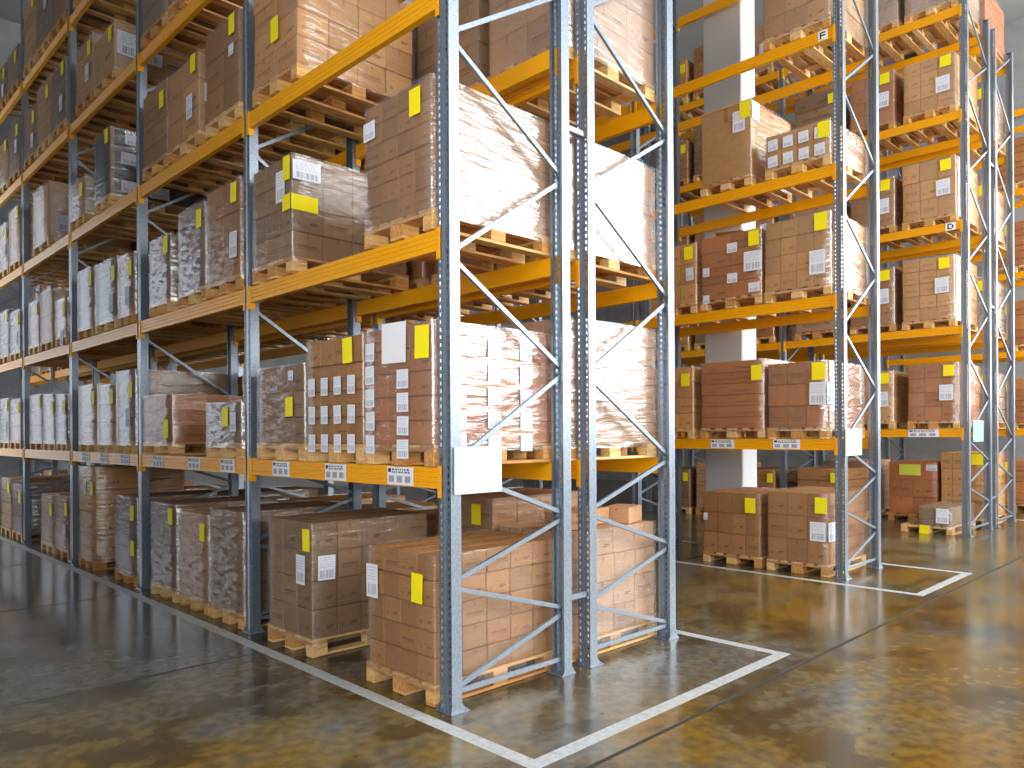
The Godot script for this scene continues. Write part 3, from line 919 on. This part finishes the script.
func tag_grid(kind: String, w: float, h: float) -> Array:
	var out := []
	if kind == "grid_a":      # rows of labels, four across
		out.append(["y", 0, 0.18, 0.02, 0.13, 0.19])
		for r in 3:
			for c in 4:
				out.append(["p", 0, 0.14 + 0.19 * c, 0.3 + 0.22 * r, 0.1, 0.14])
	elif kind == "grid_b":
		out.append(["y", 0, 0.1, 0.03, 0.15, 0.22])
		out.append(["n", 0, 0.42, -0.02, 0.28, 0.28])
		for r in 5:
			out.append(["p", 0, 0.71, 0.1 + 0.165 * r, 0.11, 0.13])
			if r > 0:
				out.append(["p", 0, 0.32, 0.15 + 0.16 * r, 0.13, 0.13])
		for r in 5:
			for c in 3:
				out.append(["p", 1, 0.22 + 0.32 * c, 0.1 + 0.165 * r, 0.12, 0.12])
	else:
		out.append(["y", 0, 0.08, 0.02, 0.14, 0.2])
		for r in 2:
			for c in 4:
				out.append(["p", 0, 0.13 + 0.205 * c, 0.07 + 0.21 * r, 0.13, 0.14])
	return out

func tag(o: Node3D, g: Array, w: float, h: float) -> void:
	var tw: float = g[4] if g.size() > 4 else 0.12
	var th: float = g[5] if g.size() > 5 else 0.18
	var called: String = {"y": "yellow_sticker", "p": "paper_label", "n": "paper_note", "g": "placard"}[g[0]]
	var m: String = {"y": "sticker", "p": "paper", "n": "paper_plain", "g": "sticker_green"}[g[0]]
	var off := 0.012 if g[0] != "y" else 0.0155
	var tilt := rng.randf_range(-0.03, 0.03)
	if g[1] == 0:
		put(called, box_mesh(Vector3(0.002, th, tw)), m, o, Vector3(-off, h - g[3] - th, -g[2]), Vector3(tilt, 0, 0))
	else:
		put(called, box_mesh(Vector3(tw, th, 0.002)), m, o, Vector3(g[2], h - g[3] - th, off), Vector3(0, 0, tilt))

# stretch film wound round the load: a thin wavy skin with rounded corners, open on top
func film(o: Node3D, w: float, h: float, dep: float, yb: float, kind: int, lod: int) -> void:
	var st := begin()
	var nz := FastNoiseLite.new()
	nz.seed = rng.randi() % 10000
	nz.frequency = 2.2
	var pts := []          # outline [x, z, nx, nz, length]
	var r := 0.02
	var steps := 6 if lod == 2 else 3
	var cs := [Vector2(0, 0), Vector2(0, -w), Vector2(dep, -w), Vector2(dep, 0)]
	var ctr := Vector2(dep / 2, -w / 2)
	var ring := []
	for c in 4:
		var a: Vector2 = cs[c]
		var b: Vector2 = cs[(c + 1) % 4]
		var dir := (b - a).normalized()
		ring.append(a + dir * r)
		for i in range(1, steps):
			ring.append(a.lerp(b, float(i) / steps))
		ring.append(b - dir * r)
	var rows := 14 if lod == 2 else 7
	var amp: float = [0.004, 0.006, 0.009, 0.006][kind]
	var grid := []
	var m := ring.size()
	for j in rows + 1:
		var y := lerpf(yb, h + 0.004, float(j) / rows)
		var line := []
		var run := 0.0
		for i in m + 1:
			var p: Vector2 = ring[i % m]
			var prev: Vector2 = ring[(i + m - 1) % m]
			if i > 0:
				run += p.distance_to(prev)
			var out := (p - ctr)
			out = Vector2(signf(out.x) if absf(absf(out.x) - dep / 2) < r * 1.1 else 0.0, signf(out.y) if absf(absf(out.y) - w / 2) < r * 1.1 else 0.0).normalized()
			var d := 0.006 - absf(amp) * 0.2 + amp * (nz.get_noise_3d(p.x, y * 2.4, p.y) + 0.15)
			d = clampf(d, 0.001, 0.011)
			line.append([Vector3(p.x + out.x * d, y, p.y + out.y * d), Vector2(run, y)])
		grid.append(line)
	st.set_smooth_group(0)
	for j in rows:
		for i in m:
			var a = grid[j][i]
			var b = grid[j][i + 1]
			var c = grid[j + 1][i + 1]
			var d = grid[j + 1][i]
			for v in [a, c, b, a, d, c]:
				st.set_uv(v[1])
				st.add_vertex(v[0])
	st.generate_normals()
	st.generate_tangents()
	var me := put("stretch_film", st.commit(), "film_%d" % kind, o)
	me.cast_shadow = GeometryInstance3D.SHADOW_CASTING_SETTING_ON
